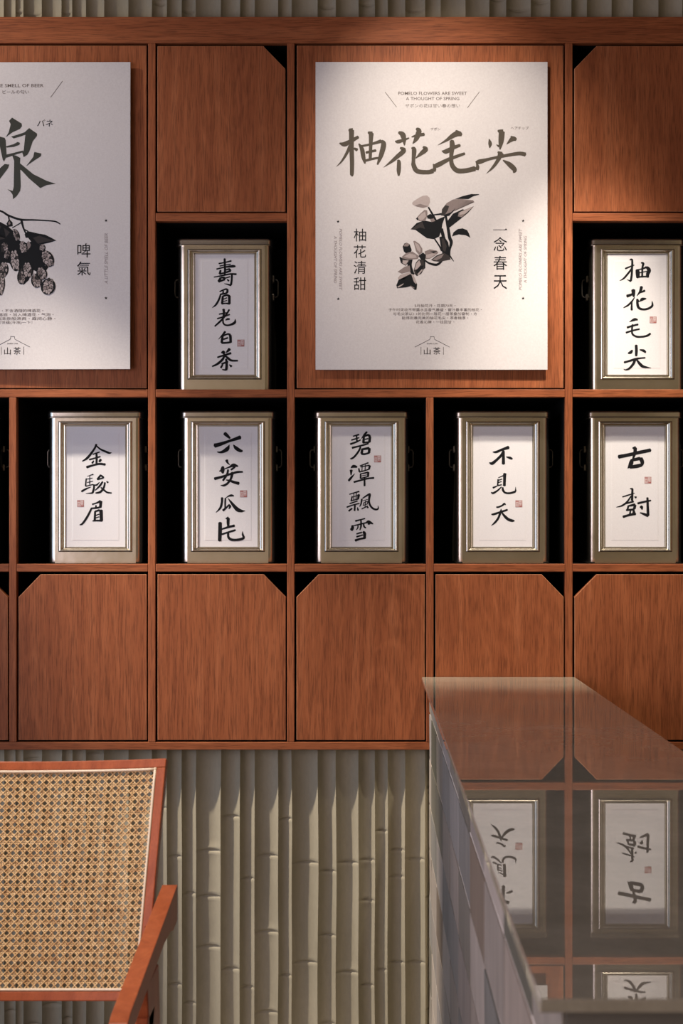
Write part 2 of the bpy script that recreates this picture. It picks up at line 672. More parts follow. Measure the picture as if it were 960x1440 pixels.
class Ink:
    """flat lettering; place(px, py) gives the world point on the surface"""
    def __init__(self, place):
        self.bm = bmesh.new()
        self.place = place
        self.k = 0

    def poly(self, pts, mi=0):
        vs = [self.bm.verts.new(self.place(x, y, self.k)) for x, y in pts]
        self.k += 1
        f = self.bm.faces.new(vs)
        f.material_index = mi
        bmesh.ops.triangulate(self.bm, faces=[f])

    def stroke(self, pts, mi=0):
        pts = [(x, y, max(w_, .05)) for x, y, w_ in catmull(pts)]
        L, Rr = [], []
        n = len(pts)
        for i, (x, y, w_) in enumerate(pts):
            a = pts[max(i - 1, 0)]; b = pts[min(i + 1, n - 1)]
            dx, dy = b[0] - a[0], b[1] - a[1]
            l = math.hypot(dx, dy) or 1
            nx, ny = -dy / l * w_ / 2, dx / l * w_ / 2
            L.append((x + nx, y + ny)); Rr.append((x - nx, y - ny))
        # brush ends: a slanted blunt cap
        def cap(p, q, s):
            dx, dy = p[0] - q[0], p[1] - q[1]
            l = math.hypot(dx, dy) or 1
            return (p[0] + dx / l * p[2] * s, p[1] + dy / l * p[2] * s)
        c0 = cap(pts[0], pts[1], .22); c1 = cap(pts[-1], pts[-2], .22)
        kk = self.k
        vl = [self.bm.verts.new(self.place(x, y, kk)) for x, y in L]
        vr = [self.bm.verts.new(self.place(x, y, kk)) for x, y in Rr]
        a0 = self.bm.verts.new(self.place(*c0, kk)); a1 = self.bm.verts.new(self.place(*c1, kk))
        self.k += 1
        fs = [self.bm.faces.new((vl[i], vl[i + 1], vr[i + 1], vr[i])) for i in range(n - 1)]
        fs.append(self.bm.faces.new((a0, vl[0], vr[0])))
        fs.append(self.bm.faces.new((a1, vr[-1], vl[-1])))
        for f in fs: f.material_index = mi

    def piece(self, name, mats, parent):
        """link what has been drawn so far as one part and go on with an empty mesh"""
        if len(self.bm.verts):
            o = link(name, self.bm, mats, parent)
        else:
            self.bm.free(); o = None
        self.bm = bmesh.new()
        return o

    def draw(self, data, ox, oy, k, mi=0):
        for kind, pts in parse(data):
            if kind == 'P':
                self.poly([(ox + x / k, oy + y / k) for x, y in pts], mi)
            else:
                self.stroke([(ox + x / k, oy + y / k, w_ / k) for x, y, w_ in pts], mi)

    def text(self, s, x0, y0, x1, y1, mi=0, rot=0, slant=0.0, bold=0.0):
        """fit the string into the pixel box; rot in quarter turns clockwise"""
        cu = bpy.data.curves.new('t', 'FONT')
        cu.body = s
        cu.resolution_u = 2
        cu.shear = slant
        cu.offset = bold
        o = bpy.data.objects.new('t', cu)
        COL.objects.link(o)
        me = bpy.data.meshes.new_from_object(o)
        bpy.data.objects.remove(o)
        bpy.data.curves.remove(cu)
        if not me.vertices:
            bpy.data.meshes.remove(me); return
        us = [v.co.x for v in me.vertices]; vs_ = [v.co.y for v in me.vertices]
        u0, u1, v0, v1 = min(us), max(us), min(vs_), max(vs_)
        nv = []
        for v in me.vertices:
            a = (v.co.x - u0) / ((u1 - u0) or 1); b = (v.co.y - v0) / ((v1 - v0) or 1)
            if rot == 0: px, py = x0 + (x1 - x0) * a, y1 + (y0 - y1) * b
            elif rot == 1: px, py = x0 + (x1 - x0) * b, y0 + (y1 - y0) * a
            else: px, py = x1 + (x0 - x1) * b, y1 + (y0 - y1) * a
            nv.append(self.bm.verts.new(self.place(px, py, self.k)))
        for p in me.polygons:
            try:
                f = self.bm.faces.new([nv[i] for i in p.vertices])
                f.material_index = mi
            except ValueError:
                pass
        self.k += 1
        bpy.data.meshes.remove(me)


CH = {}
CH['shou mei lao bai cha'] = [(290, 350, 16, '''
375,165,50 380,300,50 385,420,50 375,530,40
245,275,35 380,250,30 525,215,42
265,330,28 400,305,25 510,290,30
195,400,35 380,355,35 560,335,62 620,340,30
285,425,45 265,510,52
265,510,40 380,480,40 510,440,50
400,420,30 480,400,45 510,440,45
135,580,25 300,550,35 500,510,40 640,515,45
290,590,50 240,680,60
240,680,55 330,650,45 370,640,40
300,590,40 370,600,55 360,650,45
540,520,45 535,650,45 520,750,52
520,765,45 430,740,30 365,725,10
400,600,30 500,570,30
430,630,22 470,665,48
#
265,905,30 400,850,40 445,880,58
445,880,50 430,930,50
345,890,35 340,960,35
290,965,40 400,945,40 450,910,40
290,960,40 250,1080,45 180,1200,45 95,1270,10
335,1010,50 320,1180,55
335,1010,40 430,985,45 480,1010,60
482,1000,60 482,1180,60
340,1080,24 430,1045,26
340,1130,20 430,1105,24
310,1180,40 400,1170,35 490,1180,45
'''), (290, 430, 16, '''
350,20,60 360,100,50 350,180,50
250,135,30 360,112,34 440,100,24
480,30,42 420,130,40 330,240,45 250,320,45 155,405,35
210,235,35 340,195,35 490,140,35
395,270,20 440,245,45 490,245,35
340,250,30 345,330,40 390,375,40 480,380,42 600,325,60 615,240,10
#
390,525,52 330,600,40 235,700,10
330,620,50 310,775,60
340,620,40 450,580,40 500,605,62
505,610,62 512,770,60
350,700,36 450,665,38
310,780,45 380,780,45 510,765,45
#
490,915,72 440,970,50 400,1000,12
300,1005,28 350,985,70 355,1030,50
215,1105,40 370,1055,45 520,1010,52
370,1070,50 330,1150,55 220,1250,55 95,1310,32
380,1060,40 460,1130,55 530,1175,50 670,1180,40
410,1140,50 422,1280,60 410,1390,56
410,1390,40 320,1380,22
310,1255,45 450,1200,40
330,1270,40 290,1340,45
480,1270,22 530,1310,58
''')]
CH['you hua mao jian'] = [(866, 355, 16, '''
325,165,30 375,170,45 372,350,50 365,500,50 345,640,52
345,650,40 260,610,12
220,365,40 340,315,35 420,285,25
370,360,42 270,490,46 180,590,40 95,635,12
575,235,30 625,250,52 605,350,45 600,560,45
490,390,80 500,470,98 500,570,70
460,400,30 600,370,34 700,330,50
705,330,60 755,400,92 725,480,80 720,560,60
540,460,25 700,425,25
480,560,40 600,545,38 750,545,42
'''), (866, 355, 16, '''
400,840,92 405,930,80 410,1000,40
255,985,70 330,960,60 400,930,40
585,770,70 560,870,60 480,980,12
560,905,30 660,860,54
430,1010,18 370,1100,40 280,1190,45 180,1245,20
365,1110,35 365,1300,52
545,1105,18 600,1055,72 690,1040,28
490,1050,50 495,1160,60 520,1240,60 600,1280,50 720,1270,50 820,1210,52 830,1150,40 820,1090,10
490,1065,45 530,1110,40
'''), (866, 440, 16, '''
310,205,10 400,160,60 450,145,60 500,160,30
260,330,50 390,290,45 510,260,45
235,445,45 400,395,40 540,365,40
385,260,40 370,380,45 385,480,45 480,535,45 620,535,46 720,510,50 785,465,50
#
465,725,62 470,850,66 465,970,56
280,910,30 340,890,72 380,840,40
545,830,24 630,850,62 680,890,42
195,1115,50 320,1080,50 450,1040,55 560,1020,40 670,1010,35
440,1050,60 400,1150,60 310,1250,50 230,1280,25 185,1265,12
480,1060,40 560,1160,70 630,1210,60 800,1240,10
''')]
CH['jin jun mei'] = [(100, 615, 16, '''
550,140,50 510,230,45 420,360,55 330,460,55 230,520,22
545,170,30 640,250,40 750,300,50 840,335,45 890,325,12
470,365,30 540,340,30 620,315,30
390,485,40 520,450,35 640,415,35
550,340,45 555,450,50 550,590,45
490,510,30 455,565,48
650,480,58 615,530,52
330,655,60 480,610,45 620,580,50 750,595,52
#
340,860,12 480,815,30
320,910,30 305,1080,35
400,860,20 400,1040,22
320,925,20 460,900,20
340,1000,16 470,970,22
310,1085,25 400,1060,25 480,1045,30
490,1045,40 495,1120,45 465,1230,50
465,1235,40 310,1245,10
215,1200,46 320,1140,40 425,1100,12
650,830,45 570,930,46
570,935,30 690,900,36
650,840,40 705,880,40 690,900,35
620,990,12 560,1050,40 500,1060,25
775,970,18 810,1000,44
690,980,40 620,1080,45 520,1175,22
740,1000,40 715,1110,45 640,1210,50 530,1235,30
650,1110,30 720,1170,42 790,1220,40 890,1235,30
'''), (100, 690, 16, '''
455,290,35 550,260,35 640,220,60
650,220,66 640,340,62
540,310,28 540,370,52
450,380,40 560,370,42 660,345,42
445,370,40 350,560,50 240,720,46 175,750,24
520,450,46 510,660,52
520,450,40 620,420,50
652,420,80 662,660,76
535,540,26 610,510,25
535,595,26 610,570,22
465,665,28 560,655,40 680,660,42
''')]
CH['liu an gua pian'] = [(290, 600, 16, '''
355,130,82 410,180,76 480,245,42
130,410,100 250,380,85 450,310,60 600,260,75 715,220,90
465,390,12 420,480,90 330,540,72 250,560,45 190,550,20
555,390,18 610,460,80 700,520,76 760,530,40
#
400,735,72 430,800,40 480,845,10
320,880,55 310,960,96 320,1030,42
240,985,28 320,960,60
360,930,24 470,890,40 560,850,80 660,875,28
560,850,60 580,890,50 500,955,40
130,1155,66 300,1110,55 500,1045,50 640,1005,52 765,1000,38
435,950,45 410,1060,50 320,1195,46
530,1010,60 520,1080,60 490,1170,50 420,1260,50 340,1305,50 265,1300,10
390,1180,24 480,1200,50 580,1235,62 680,1260,72
'''), (290, 685, 16, '''
385,225,12 450,185,35 510,170,52 565,180,24
300,220,56 295,330,50 260,450,50 160,555,10
375,230,35 370,330,40 370,450,36
320,510,56 400,440,40 450,390,40
450,375,40 480,420,52 450,475,16
435,235,12 500,320,50 580,420,76 650,490,92 740,520,60 820,515,8
#
255,780,80 255,950,86 245,1190,80
380,690,20 440,685,86
440,680,70 435,780,66 440,880,46
290,930,30 430,885,50 580,850,56
290,1045,40 430,1000,42 580,955,45 600,935,12
440,1000,45 440,1100,55 500,1160,60 620,1170,55 740,1150,60 795,1120,52
795,1120,50 765,1050,45 760,980,10
''')]
CH['bi tan piao xue'] = [(484, 600, 16, '''
230,240,30 365,200,40
195,325,35 370,270,30
170,415,45 300,370,40 400,320,30
310,220,35 320,360,40
545,140,42 490,200,45 410,300,10
475,230,50 465,380,60
490,240,40 570,210,50 610,250,62
612,250,60 600,370,62
500,310,30 570,290,30
450,385,40 600,370,40
210,500,50 330,470,40 470,435,40 580,405,30
400,480,40 360,570,45 270,690,45 200,740,42 165,740,18
440,520,56 425,630,60
450,530,50 590,505,60
600,510,60 590,610,60
420,635,45 490,640,46 600,610,40
#
180,955,12 240,915,70 320,930,40
190,1000,72 185,1115,22
130,1240,50 190,1170,50 270,1080,10
385,905,25 480,870,28 575,835,35
360,960,30 375,1040,45
440,900,20 430,1020,22
510,880,20 500,1000,22
610,900,50 590,980,45
400,930,25 600,890,30
375,1045,30 500,1010,30 590,980,30
400,1080,35 400,1190,40
400,1085,25 570,1050,40
575,1050,50 570,1140,45
420,1130,18 560,1105,18
400,1190,30 580,1140,30
250,1270,45 400,1230,40 560,1190,40 700,1175,46
490,1180,40 490,1355,46
'''), (484, 685, 16, '''
150,185,25 260,150,28 370,120,35
210,230,30 190,340,35
250,160,20 245,310,20
305,150,22 300,290,22
360,190,60 345,290,45
210,250,20 370,200,25
190,330,25 350,290,30
155,395,30 330,335,30
90,475,35 230,425,30 375,390,30
275,430,40 265,555,40
210,500,35 135,560,42
330,480,20 345,545,46
430,290,40 410,400,35 380,460,24
445,275,25 580,190,45 620,190,50
610,190,55 590,330,45 620,440,45 690,510,45 770,525,40 800,490,30 790,440,8
450,330,14 560,300,18
470,370,20 460,440,20
470,380,18 560,345,22 545,410,25
460,435,16 550,405,16
510,330,20 500,480,22
425,515,28 540,460,25
545,440,18 565,490,46
#
285,785,45 400,755,30 500,730,30
210,885,40 220,940,70 190,990,72
230,895,25 400,855,35 520,825,35 580,805,72 680,850,28
580,800,50 590,860,60
410,770,35 410,900,40 385,990,22
340,860,25 340,930,30 305,985,18
465,830,35 480,910,40 520,940,30
310,1075,35 430,1040,36
460,1025,50 492,1060,72
492,1060,72 490,1180,60
310,1140,40 450,1100,30
280,1225,60 380,1190,45 500,1170,45
''')]
CH['bu jian tian'] = [(680, 620, 16, '''
210,265,18 290,265,56 420,210,56 570,160,80
450,240,50 400,340,60 300,440,60 200,520,72 135,505,26
455,240,50 450,380,66 450,535,76
515,375,18 590,395,56 650,420,40
#
480,750,76 475,900,66 470,1025,66
335,845,18 440,800,28
330,880,35 320,1030,35
340,900,25 420,875,25
340,950,25 410,930,22
330,1020,28 410,1000,28
215,1070,45 300,1035,30
405,1050,24 320,1130,40 220,1190,46 175,1170,24
435,1060,40 440,1120,50 490,1180,45 600,1190,46 720,1155,50
725,1150,40 725,1050,10
'''), (680, 690, 16, '''
295,380,35 330,385,40 420,350,40 470,310,46 500,335,18
180,545,24 230,545,50 370,500,45 540,445,46
400,425,18 385,500,50 330,640,50 250,740,45 175,800,8
410,500,30 480,590,60 560,660,66 650,690,60 700,690,24
''')]
CH['gu shu'] = [(864, 615, 11.083, '''
315,185,28 360,180,56
355,180,56 350,260,50 320,350,28
95,320,60 250,290,55 400,255,55 595,215,56
300,360,40 290,420,70 240,500,16
310,370,45 430,345,56
440,340,60 465,400,62 460,450,40
270,480,50 380,465,60 460,445,50
#
275,815,18 315,820,34
312,820,34 305,1000,40
155,945,20 250,915,22 345,885,13
290,930,20 230,1020,30 150,1080,28 60,1105,8
345,940,18 370,955,38
200,1050,25 330,1015,30
250,1080,30 230,1160,30
250,1085,25 350,1065,45
355,1070,40 340,1130,45
215,1150,30 340,1140,35
280,1160,25 270,1230,30
335,1160,40 330,1220,46
165,1255,40 250,1230,36 360,1205,46
395,1045,35 500,1020,32 600,1000,24
545,955,35 550,1100,40 555,1235,46
555,1240,42 500,1215,40 430,1190,18
430,1110,24 455,1100,46 462,1140,22
''')]
SEAL = {'shou mei lao bai cha': (331.3, 474, 341.2, 483.8), 'you hua mao jian': (914.2, 445, 923.6, 454.2), 'jin jun mei': (107.2, 702, 116.8, 711.6),
        'liu an gua pian': (334, 688.3, 343.8, 698.1), 'bi tan piao xue': (528, 641.8, 537.8, 651), 'bu jian tian': (725, 704.3, 734.7, 713.8),
        'gu shu': (909.2, 671.8, 918.6, 681)}

# ------------------------------------------------------------------ tea tins
Y_TIN = 0.045            # front face of the tins behind the cabinet front
KT = (DCAM + Y_TIN) / F  # metres per pixel there
TW, TH, TD = 133 * KT, 205 * KT, 0.18
LIDH = 10.0 * KT


def rrect(hw, hd, r, n=6):
    pts = []
    for cx, cy, a0 in ((hw - r, hd - r, 0), (-hw + r, hd - r, 90), (-hw + r, -hd + r, 180), (hw - r, -hd + r, 270)):
        for i in range(n + 1):
            a = math.radians(a0 + 90 * i / n)
            pts.append((cx + r * math.cos(a), cy + r * math.sin(a)))
    return pts


def make_body(bm):
    """origin at the base centre; front face at y = -TD/2; embossed label panel on the front"""
    r = .017
    hw, hd = TW / 2, TD / 2
    prof = [p for p in rrect(hw, hd, r)]
    # start so that the open gap is the flat front (between last of corner 3 and first of corner 4)
    n = 7
    order = prof[n * 3:] + prof[:n * 3]      # begins with the front-right corner, ends with the front-left corner
    lv = [0, .002, .004, TH]
    ins = [.0012, .0003, 0, 0]
    rows = []
    for z, q in zip(lv, ins):
        rows.append([bm.verts.new((x * (1 - q / hw), y * (1 - q / hd), z)) for x, y in order])
    for a, b in zip(rows[:-1], rows[1:]):
        for i in range(len(order) - 1):
            f = bm.faces.new((a[i], a[i + 1], b[i + 1], b[i])); f.smooth = True
    # top and bottom
    for z, row in ((0, rows[0]), (TH, rows[-1])):
        bm.faces.new([bm.verts.new(v.co) for v in row])
    # front
    lw, lz0, lz1 = LW, LZ0, LZ1
    ml, mv = .0180, .0122
    yf = -hd
    rings = [(hw - r, 0.0, TH, 0.0)]
    def ring(k, y):
        rings.append((lw + ml * k, lz0 - mv * k, lz1 + mv * k, y))
    for k, y in ((1.0, 0), (.92, -.0016), (.82, -.0026), (.70, -.0029), (.60, -.0024), (.52, -.0010), (.44, .0008), (.34, .0020), (.26, .0022),
                 (.20, .0012), (.13, .0010), (.06, .0030), (0.0, .0046)):
        ring(k, y)
    rings += [(lw - .015, lz0 + .015, lz1 - .015, .0046), (lw - .0175, lz0 + .0175, lz1 - .0185, .0043)]
    prev = None
    for hw_, a, b, y in rings:
        v = [bm.verts.new((sx * hw_, yf + y, z)) for sx, z in ((-1, a), (1, a), (1, b), (-1, b))]
        if prev:
            for i in range(4):
                j = (i + 1) % 4
                bm.faces.new((prev[i], prev[j], v[j], v[i]))
        prev = v
    bm.faces.new(prev)


def make_lid(bm):
    hw, hd = TW / 2 + .0042, TD / 2 + .0042
    z0 = TH - .0015
    H = LIDH + .0015
    levels = [(0, .0), (.0012, -.0006), (.0024, 0.0), (.0030, .0012), (.0040, .0014), (H - .0075, .0015), (H - .0060, .0017), (H - .002, .0026), (H - .0004, .0046), (H, .0075)]
    rows = []
    for z, q in levels:
        rows.append([bm.verts.new((x, y, z0 + z)) for x, y in rrect(hw - q, hd - q, .018 - min(q, .006))])
    n = len(rows[0])
    for a, b in zip(rows[:-1], rows[1:]):
        for i in range(n):
            j = (i + 1) % n
            f = bm.faces.new((a[i], a[j], b[j], b[i])); f.smooth = True
    bm.faces.new(rows[-1])
    bm.faces.new(rows[0][::-1])


def make_label(bm):
    yf = -TD / 2
    rings = [(LW - .0004, LZ0 + .0004, LZ1 - .0004, .0041), (LW - .0145, LZ0 + .0145, LZ1 - .0145, .0041), (LW - .0172, LZ0 + .0172, LZ1 - .0185, .0038)]
    prev = None
    for hw_, a, b, y in rings:
        v = [bm.verts.new((sx * hw_, yf + y, z)) for sx, z in ((-1, a), (1, a), (1, b), (-1, b))]
        if prev:
            for i in range(4):
                j = (i + 1) % 4
                bm.faces.new((prev[i], prev[j], v[j], v[i]))
        prev = v
    bm.faces.new(prev)


def make_handle(bm, s):
    """folded wire bail on the side of the tin"""
    x0 = s * TW / 2
    pts = [(0, .285), (.010, .283), (.0125, .278), (.0125, .262), (.0125, .246), (.010, .241), (0, .239)]
    rings = []
    for i, (dx, z) in enumerate(pts):
        a = pts[max(0, i - 1)]; b = pts[min(len(pts) - 1, i + 1)]
        t = Vector((b[0] - a[0], 0, b[1] - a[1])).normalized()
        nrm = Vector((0, 1, 0)); bi = t.cross(nrm)
        rr_ = .0019
        ring = []
        for k in range(8):
            an = k * math.pi / 4
            off = nrm * math.cos(an) * 3.2 * rr_ + bi * math.sin(an) * rr_
            ring.append(Vector((x0 + s * (dx + off.x), -.035 + off.y, z + off.z)))
        rings.append(ring)
    add_sweep(bm, rings, True, 0, True)
    for z in (.285, .239):
        add_box(bm, min(x0 - s * .0005, x0 + s * .003), max(x0 - s * .0005, x0 + s * .003), -.046, -.024, z - .008, z + .008, 0, .001)


TINS = [  # key, body left px, base py, label (x0, x1, y0, y1), label text
    ('shou mei lao bai cha', 249, 545.5, (272, 355, 353.5, 523.5), 'steel tea tin whose label reads 壽眉老白茶, between the two posters', ),
    ('you hua mao jian', 829.5, 547, (855, 938, 355.5, 527), 'steel tea tin whose label reads 柚花毛尖, right of the larger poster'),
    ('jin jun mei', 67.5, 791.5, (91.5, 175, 598.5, 768), 'steel tea tin whose label reads 金駿眉, under the hop poster'),
    ('liu an gua pian', 253.8, 791.5, (276, 358.3, 599, 768), 'steel tea tin whose label reads 六安瓜片, with its label half in shade'),
    ('bi tan piao xue', 441.5, 791.8, (468.5, 552, 600, 770.5), 'steel tea tin whose label reads 碧潭飄雪, under the left half of the flower poster'),
    ('bu jian tian', 640.3, 792, (665.3, 749, 600, 770), 'steel tea tin whose label reads 不見天, behind the far left end of the counter'),
    ('gu shu', 826.3, 792.5, (853.2, 938, 600, 770.5), 'steel tea tin whose two-character label reads 古樹, low at the right edge'),
    (None, -134.5, 791.5, (-110, -27, 598.5, 768), 'steel tea tin almost wholly cut off by the left edge of the photo'),
]
LW = 41.8 * KT
LZ0, LZ1 = 23 * KT, 192.8 * KT
bb = bmesh.new(); make_body(bb)
bmesh.ops.recalc_face_normals(bb, faces=bb.faces)
me_body = bpy.data.meshes.new('tin_body'); bb.to_mesh(me_body); bb.free(); me_body.materials.append(M_tin)
bb = bmesh.new(); make_lid(bb); bmesh.ops.recalc_face_normals(bb, faces=bb.faces)
me_lid = bpy.data.meshes.new('tin_lid'); bb.to_mesh(me_lid); bb.free(); me_lid.materials.append(M_tin)
bb = bmesh.new(); make_label(bb); bmesh.ops.recalc_face_normals(bb, faces=bb.faces)
me_label = bpy.data.meshes.new('tin_label'); bb.to_mesh(me_label); bb.free(); me_label.materials.append(M_label)
me_h = []
for s in (-1, 1):
    bb = bmesh.new(); make_handle(bb, s); bmesh.ops.recalc_face_normals(bb, faces=bb.faces)
    mh = bpy.data.meshes.new('tin_handle'); bb.to_mesh(mh); bb.free(); mh.materials.append(M_wire); me_h.append(mh)

for key, lx, base, lab, text in TINS:
    xc = PX(lx + 66.5, Y_TIN)
    zb = PZ(547.5 if base < 600 else 793) + .0008
    root = empty('tea_tin', (xc, Y_TIN + TD / 2, zb), text, 'tin', 'steel tea tins in the cabinet cubbies')
    def sub(name, me, dx=0, dz=0):
        o = bpy.data.objects.new(name, me); COL.objects.link(o); o.parent = root; o.location = (dx, 0, dz)
        return o
    sub('body', me_body); sub('lid', me_lid)
    for mh in me_h: sub('handle', mh)
    # the label sits where the photo shows it
    lo = sub('label', me_label)
    lo['label'] = 'white paper label'
    if key:
        yl = Y_TIN + .0036
        dxl = PX((lab[0] + lab[1]) / 2, yl) - xc           # small off-centre shift of the writing on the panel
        zl = PZ(lab[3], yl) - (zb + LZ0)
        ink = Ink(lambda px, py, k, yl=yl: P(px, py, yl - k * 2e-6) - Vector((dxl, 0, zl)))
        for ox, oy, k, data in CH[key]:
            for char in data.split('#'):
                ink.draw(char, ox, oy, k)
                ink.piece('brush_character', M_ink, lo)['label'] = 'black brush-written character'
        a, b, c, d = SEAL[key]
        ink = Ink(lambda px, py, k, yl=yl: P(px, py, yl - .0001 - k * 4e-6) - Vector((dxl, 0, zl)))
        ink.poly([(a, b), (c, b), (c, d), (a, d)], 1)
        sw = c - a
        def bar(x0, y0, x1, y1):
            ink.poly([(a + sw * x0, b + sw * y0), (a + sw * x1, b + sw * y0), (a + sw * x1, b + sw * y1), (a + sw * x0, b + sw * y1)], 0)
        for q in ((.03, .04, .48, .13), (.06, .17, .46, .28), (.0, .04, .06, .97), (.44, .1, .49, .95), (.14, .5, .38, .56), (.23, .44, .29, .72), (.12, .78, .4, .83),
                  (.92, .02, 1, .98), (.55, .58, .61, .95), (.55, .78, .95, .95), (.78, .55, .84, .8), (.6, .3, .85, .34), (.0, .94, .98, 1.0), (.55, .04, .9, .08)):
            bar(*q)
        sl = ink.piece('seal_stamp', [M_sealr, M_sealp], lo)
        sl['label'] = 'small red square seal'

# ------------------------------------------------------------------ posters
def poster(name, x0, x1, y0, y1, gaps, label):
    """gaps: front face distance before the panel at TL, TR, BL, BR (metres)"""
    tl, tr, bl, br = gaps
    Y0 = -sum(gaps) / 4
    xa, xb, za, zb = PX(x0, Y0), PX(x1, Y0), PZ(y1, Y0), PZ(y0, Y0)

    def yat(x, z):
        u = (x - xa) / (xb - xa); v = (z - za) / (zb - za)
        return -((bl * (1 - u) + br * u) * (1 - v) + (tl * (1 - u) + tr * u) * v)
    root = empty(name, ((xa + xb) / 2, -.02, za), label, 'poster', 'posters mounted on the cabinet panels')
    bm = bmesh.new()
    N = 8
    T = .0042
    fr, bk = [], []
    for j in range(N + 1):
        rf, rb = [], []
        for i in range(N + 1):
            x = xa + (xb - xa) * i / N; z = za + (zb - za) * j / N
            y = yat(x, z)
            rf.append(bm.verts.new((x, y, z))); rb.append(bm.verts.new((x, y + T, z)))
        fr.append(rf); bk.append(rb)
    for j in range(N):
        for i in range(N):
            bm.faces.new((fr[j][i], fr[j][i + 1], fr[j + 1][i + 1], fr[j + 1][i]))
            bm.faces.new((bk[j][i], bk[j + 1][i], bk[j + 1][i + 1], bk[j][i + 1]))
    for i in range(N):
        bm.faces.new((fr[0][i], bk[0][i], bk[0][i + 1], fr[0][i + 1]))
        bm.faces.new((fr[N][i], fr[N][i + 1], bk[N][i + 1], bk[N][i]))
        bm.faces.new((fr[i][0], fr[i + 1][0], bk[i + 1][0], bk[i][0]))
        bm.faces.new((fr[i][N], bk[i][N], bk[i + 1][N], fr[i + 1][N]))
    link('board', bm, M_poster, root)
    for fx, fz in ((.12, .88), (.88, .88), (.12, .12), (.88, .12)):
        bm = bmesh.new()
        x = xa + (xb - xa) * fx; z = za + (zb - za) * fz
        add_box(bm, x - .02, x + .02, min(yat(x - .02, z - .02), yat(x + .02, z + .02), yat(x + .02, z - .02)) + T - .0005, .0008, z - .02, z + .02)
        link('mounting_pad', bm, M_black, root)

    def place(px, py, k, lift=.00025):
        x = PX(px, Y0); z = PZ(py, Y0)
        return Vector((x, yat(x, z) - lift - k * 1.5e-6, z))
    return root, place


def star(ink, cx, cy, r):
    ink.poly([(cx + (r if i % 2 == 0 else r * .42) * math.sin(i * math.pi / 5), cy - (r if i % 2 == 0 else r * .42) * math.cos(i * math.pi / 5)) for i in range(10)])


def roof_logo(ink, cx, cy):
    """cx, cy: centre top of the little roof"""
    w_ = .55
    ink.stroke([(cx - 24.5, cy + 14.8, w_), (cx - 4, cy + 4.2, w_)]); ink.stroke([(cx - 3.6, cy + 4.2, w_), (cx - 2.4, cy + .3, w_)])
    ink.stroke([(cx - 3, cy, w_), (cx + 3, cy, w_)])
    ink.stroke([(cx + 2.4, cy + .3, w_), (cx + 3.6, cy + 4.2, w_)]); ink.stroke([(cx + 4, cy + 4.2, w_), (cx + 24.5, cy + 14.8, w_)])
    ink.stroke([(cx - 15.8, cy + 14.5, w_), (cx - 15.8, cy + 25.5, w_)]); ink.stroke([(cx + 15.8, cy + 14.5, w_), (cx + 15.8, cy + 25.5, w_)])
    ink.text('SHAN CHA', cx - 7.6, cy + 8.9, cx + 7.6, cy + 10.9)


def shan_cha(ink, cx, cy):
    # two printed characters under the roof
    x, y = cx - 12.0, cy + 15.5
    ink.stroke([(x + 4.9, y, 1.1), (x + 4.9, y + 9.2, 1.1)]); ink.stroke([(x + .7, y + 3, 1.0), (x + .7, y + 9.2, 1.0)])
    ink.stroke([(x + 9, y + 3, 1.2), (x + 9, y + 9.6, 1.2)]); ink.stroke([(x + .7, y + 8.7, .7), (x + 9, y + 8.7, .7)])
    ink.text('茶', cx + 1.4, cy + 14.9, cx + 11.6, cy + 25.2, bold=.004)


rootR, placeR = poster('poster', 443.5, 769.5, 87.2, 519.8, (.0110, .0115, .0105, .0115), 'pale poster with four large brush characters 柚花毛尖 above a flowering branch')
ink = Ink(placeR)
for char in '''
140,85,25 168,95,54
165,90,50 165,250,45 170,400,42 168,515,36 165,530,8
50,215,12 95,225,46 150,200,40 230,155,30
150,240,30 120,310,28 70,390,18 20,440,3
190,265,20 220,280,32
325,110,20 358,125,50
355,120,48 350,230,35 345,370,30
235,220,12 265,270,40 280,350,40 295,410,16
255,245,22 350,225,22 450,195,36
450,195,30 475,225,50 450,330,45 415,420,16
305,305,25 400,285,25
290,385,25 400,360,22 440,360,20
#
620,110,25 655,130,52 670,170,45 675,235,12
585,195,10 620,200,36 720,165,12
790,75,25 815,100,52 790,170,45 755,220,8
745,155,12 800,140,30 865,130,32
635,260,20 670,285,46 600,350,40 540,400,25 475,448,3
610,380,20 622,400,38 620,480,40 620,528,18
745,262,20 768,280,46 762,380,35 765,430,45 800,485,46 900,495,42 950,482,46
955,480,42 965,460,34 953,415,8
855,250,20 880,275,48 830,320,35 785,360,8
'''.split('#'):
    ink.draw(char, 470, 170, 6.857); ink.piece('headline_character', M_head, rootR)
for char in '''
70,235,3 150,190,25 240,130,52 300,130,36
245,95,20 280,125,52
205,190,40 210,240,50 200,350,38 210,430,45 260,480,48 340,480,46 430,460,50
445,465,44 455,440,32 440,395,8
110,290,10 150,295,46 220,260,36 285,235,30
25,420,12 60,430,46 180,370,36 330,315,26
#
650,95,20 690,110,62
688,105,58 680,200,50 670,275,12
635,230,6 660,245,25
565,175,8 575,220,36 570,260,10
735,225,6 790,175,46 825,180,30
775,150,14 800,170,46
435,395,12 470,395,46 560,370,28 700,340,30 850,315,36 915,325,40
680,310,55 650,380,36 600,450,25 540,508,3
650,300,18 680,320,50
700,380,12 760,420,46 810,470,46 800,498,18
'''.split('#'):
    ink.draw(char, 605, 170, 6.857); ink.piece('headline_character', M_head, rootR)
ink = Ink(placeR)
def line_(name, mat, root, *args, **kw):
    ink.text(*args, **kw)
    ink.piece(name, mat, root)
line_('printed_line', M_small, rootR, 'POMELO FLOWERS ARE SWEET', 559.7, 128.9, 656.2, 133.6, bold=.006)
line_('printed_line', M_small, rootR, 'A THOUGHT OF SPRING', 570.5, 136.4, 645.6, 141, bold=.006)
line_('printed_line', M_small, rootR, 'ザポンの花は甘い春の想い', 569.5, 146, 646.5, 151.4)
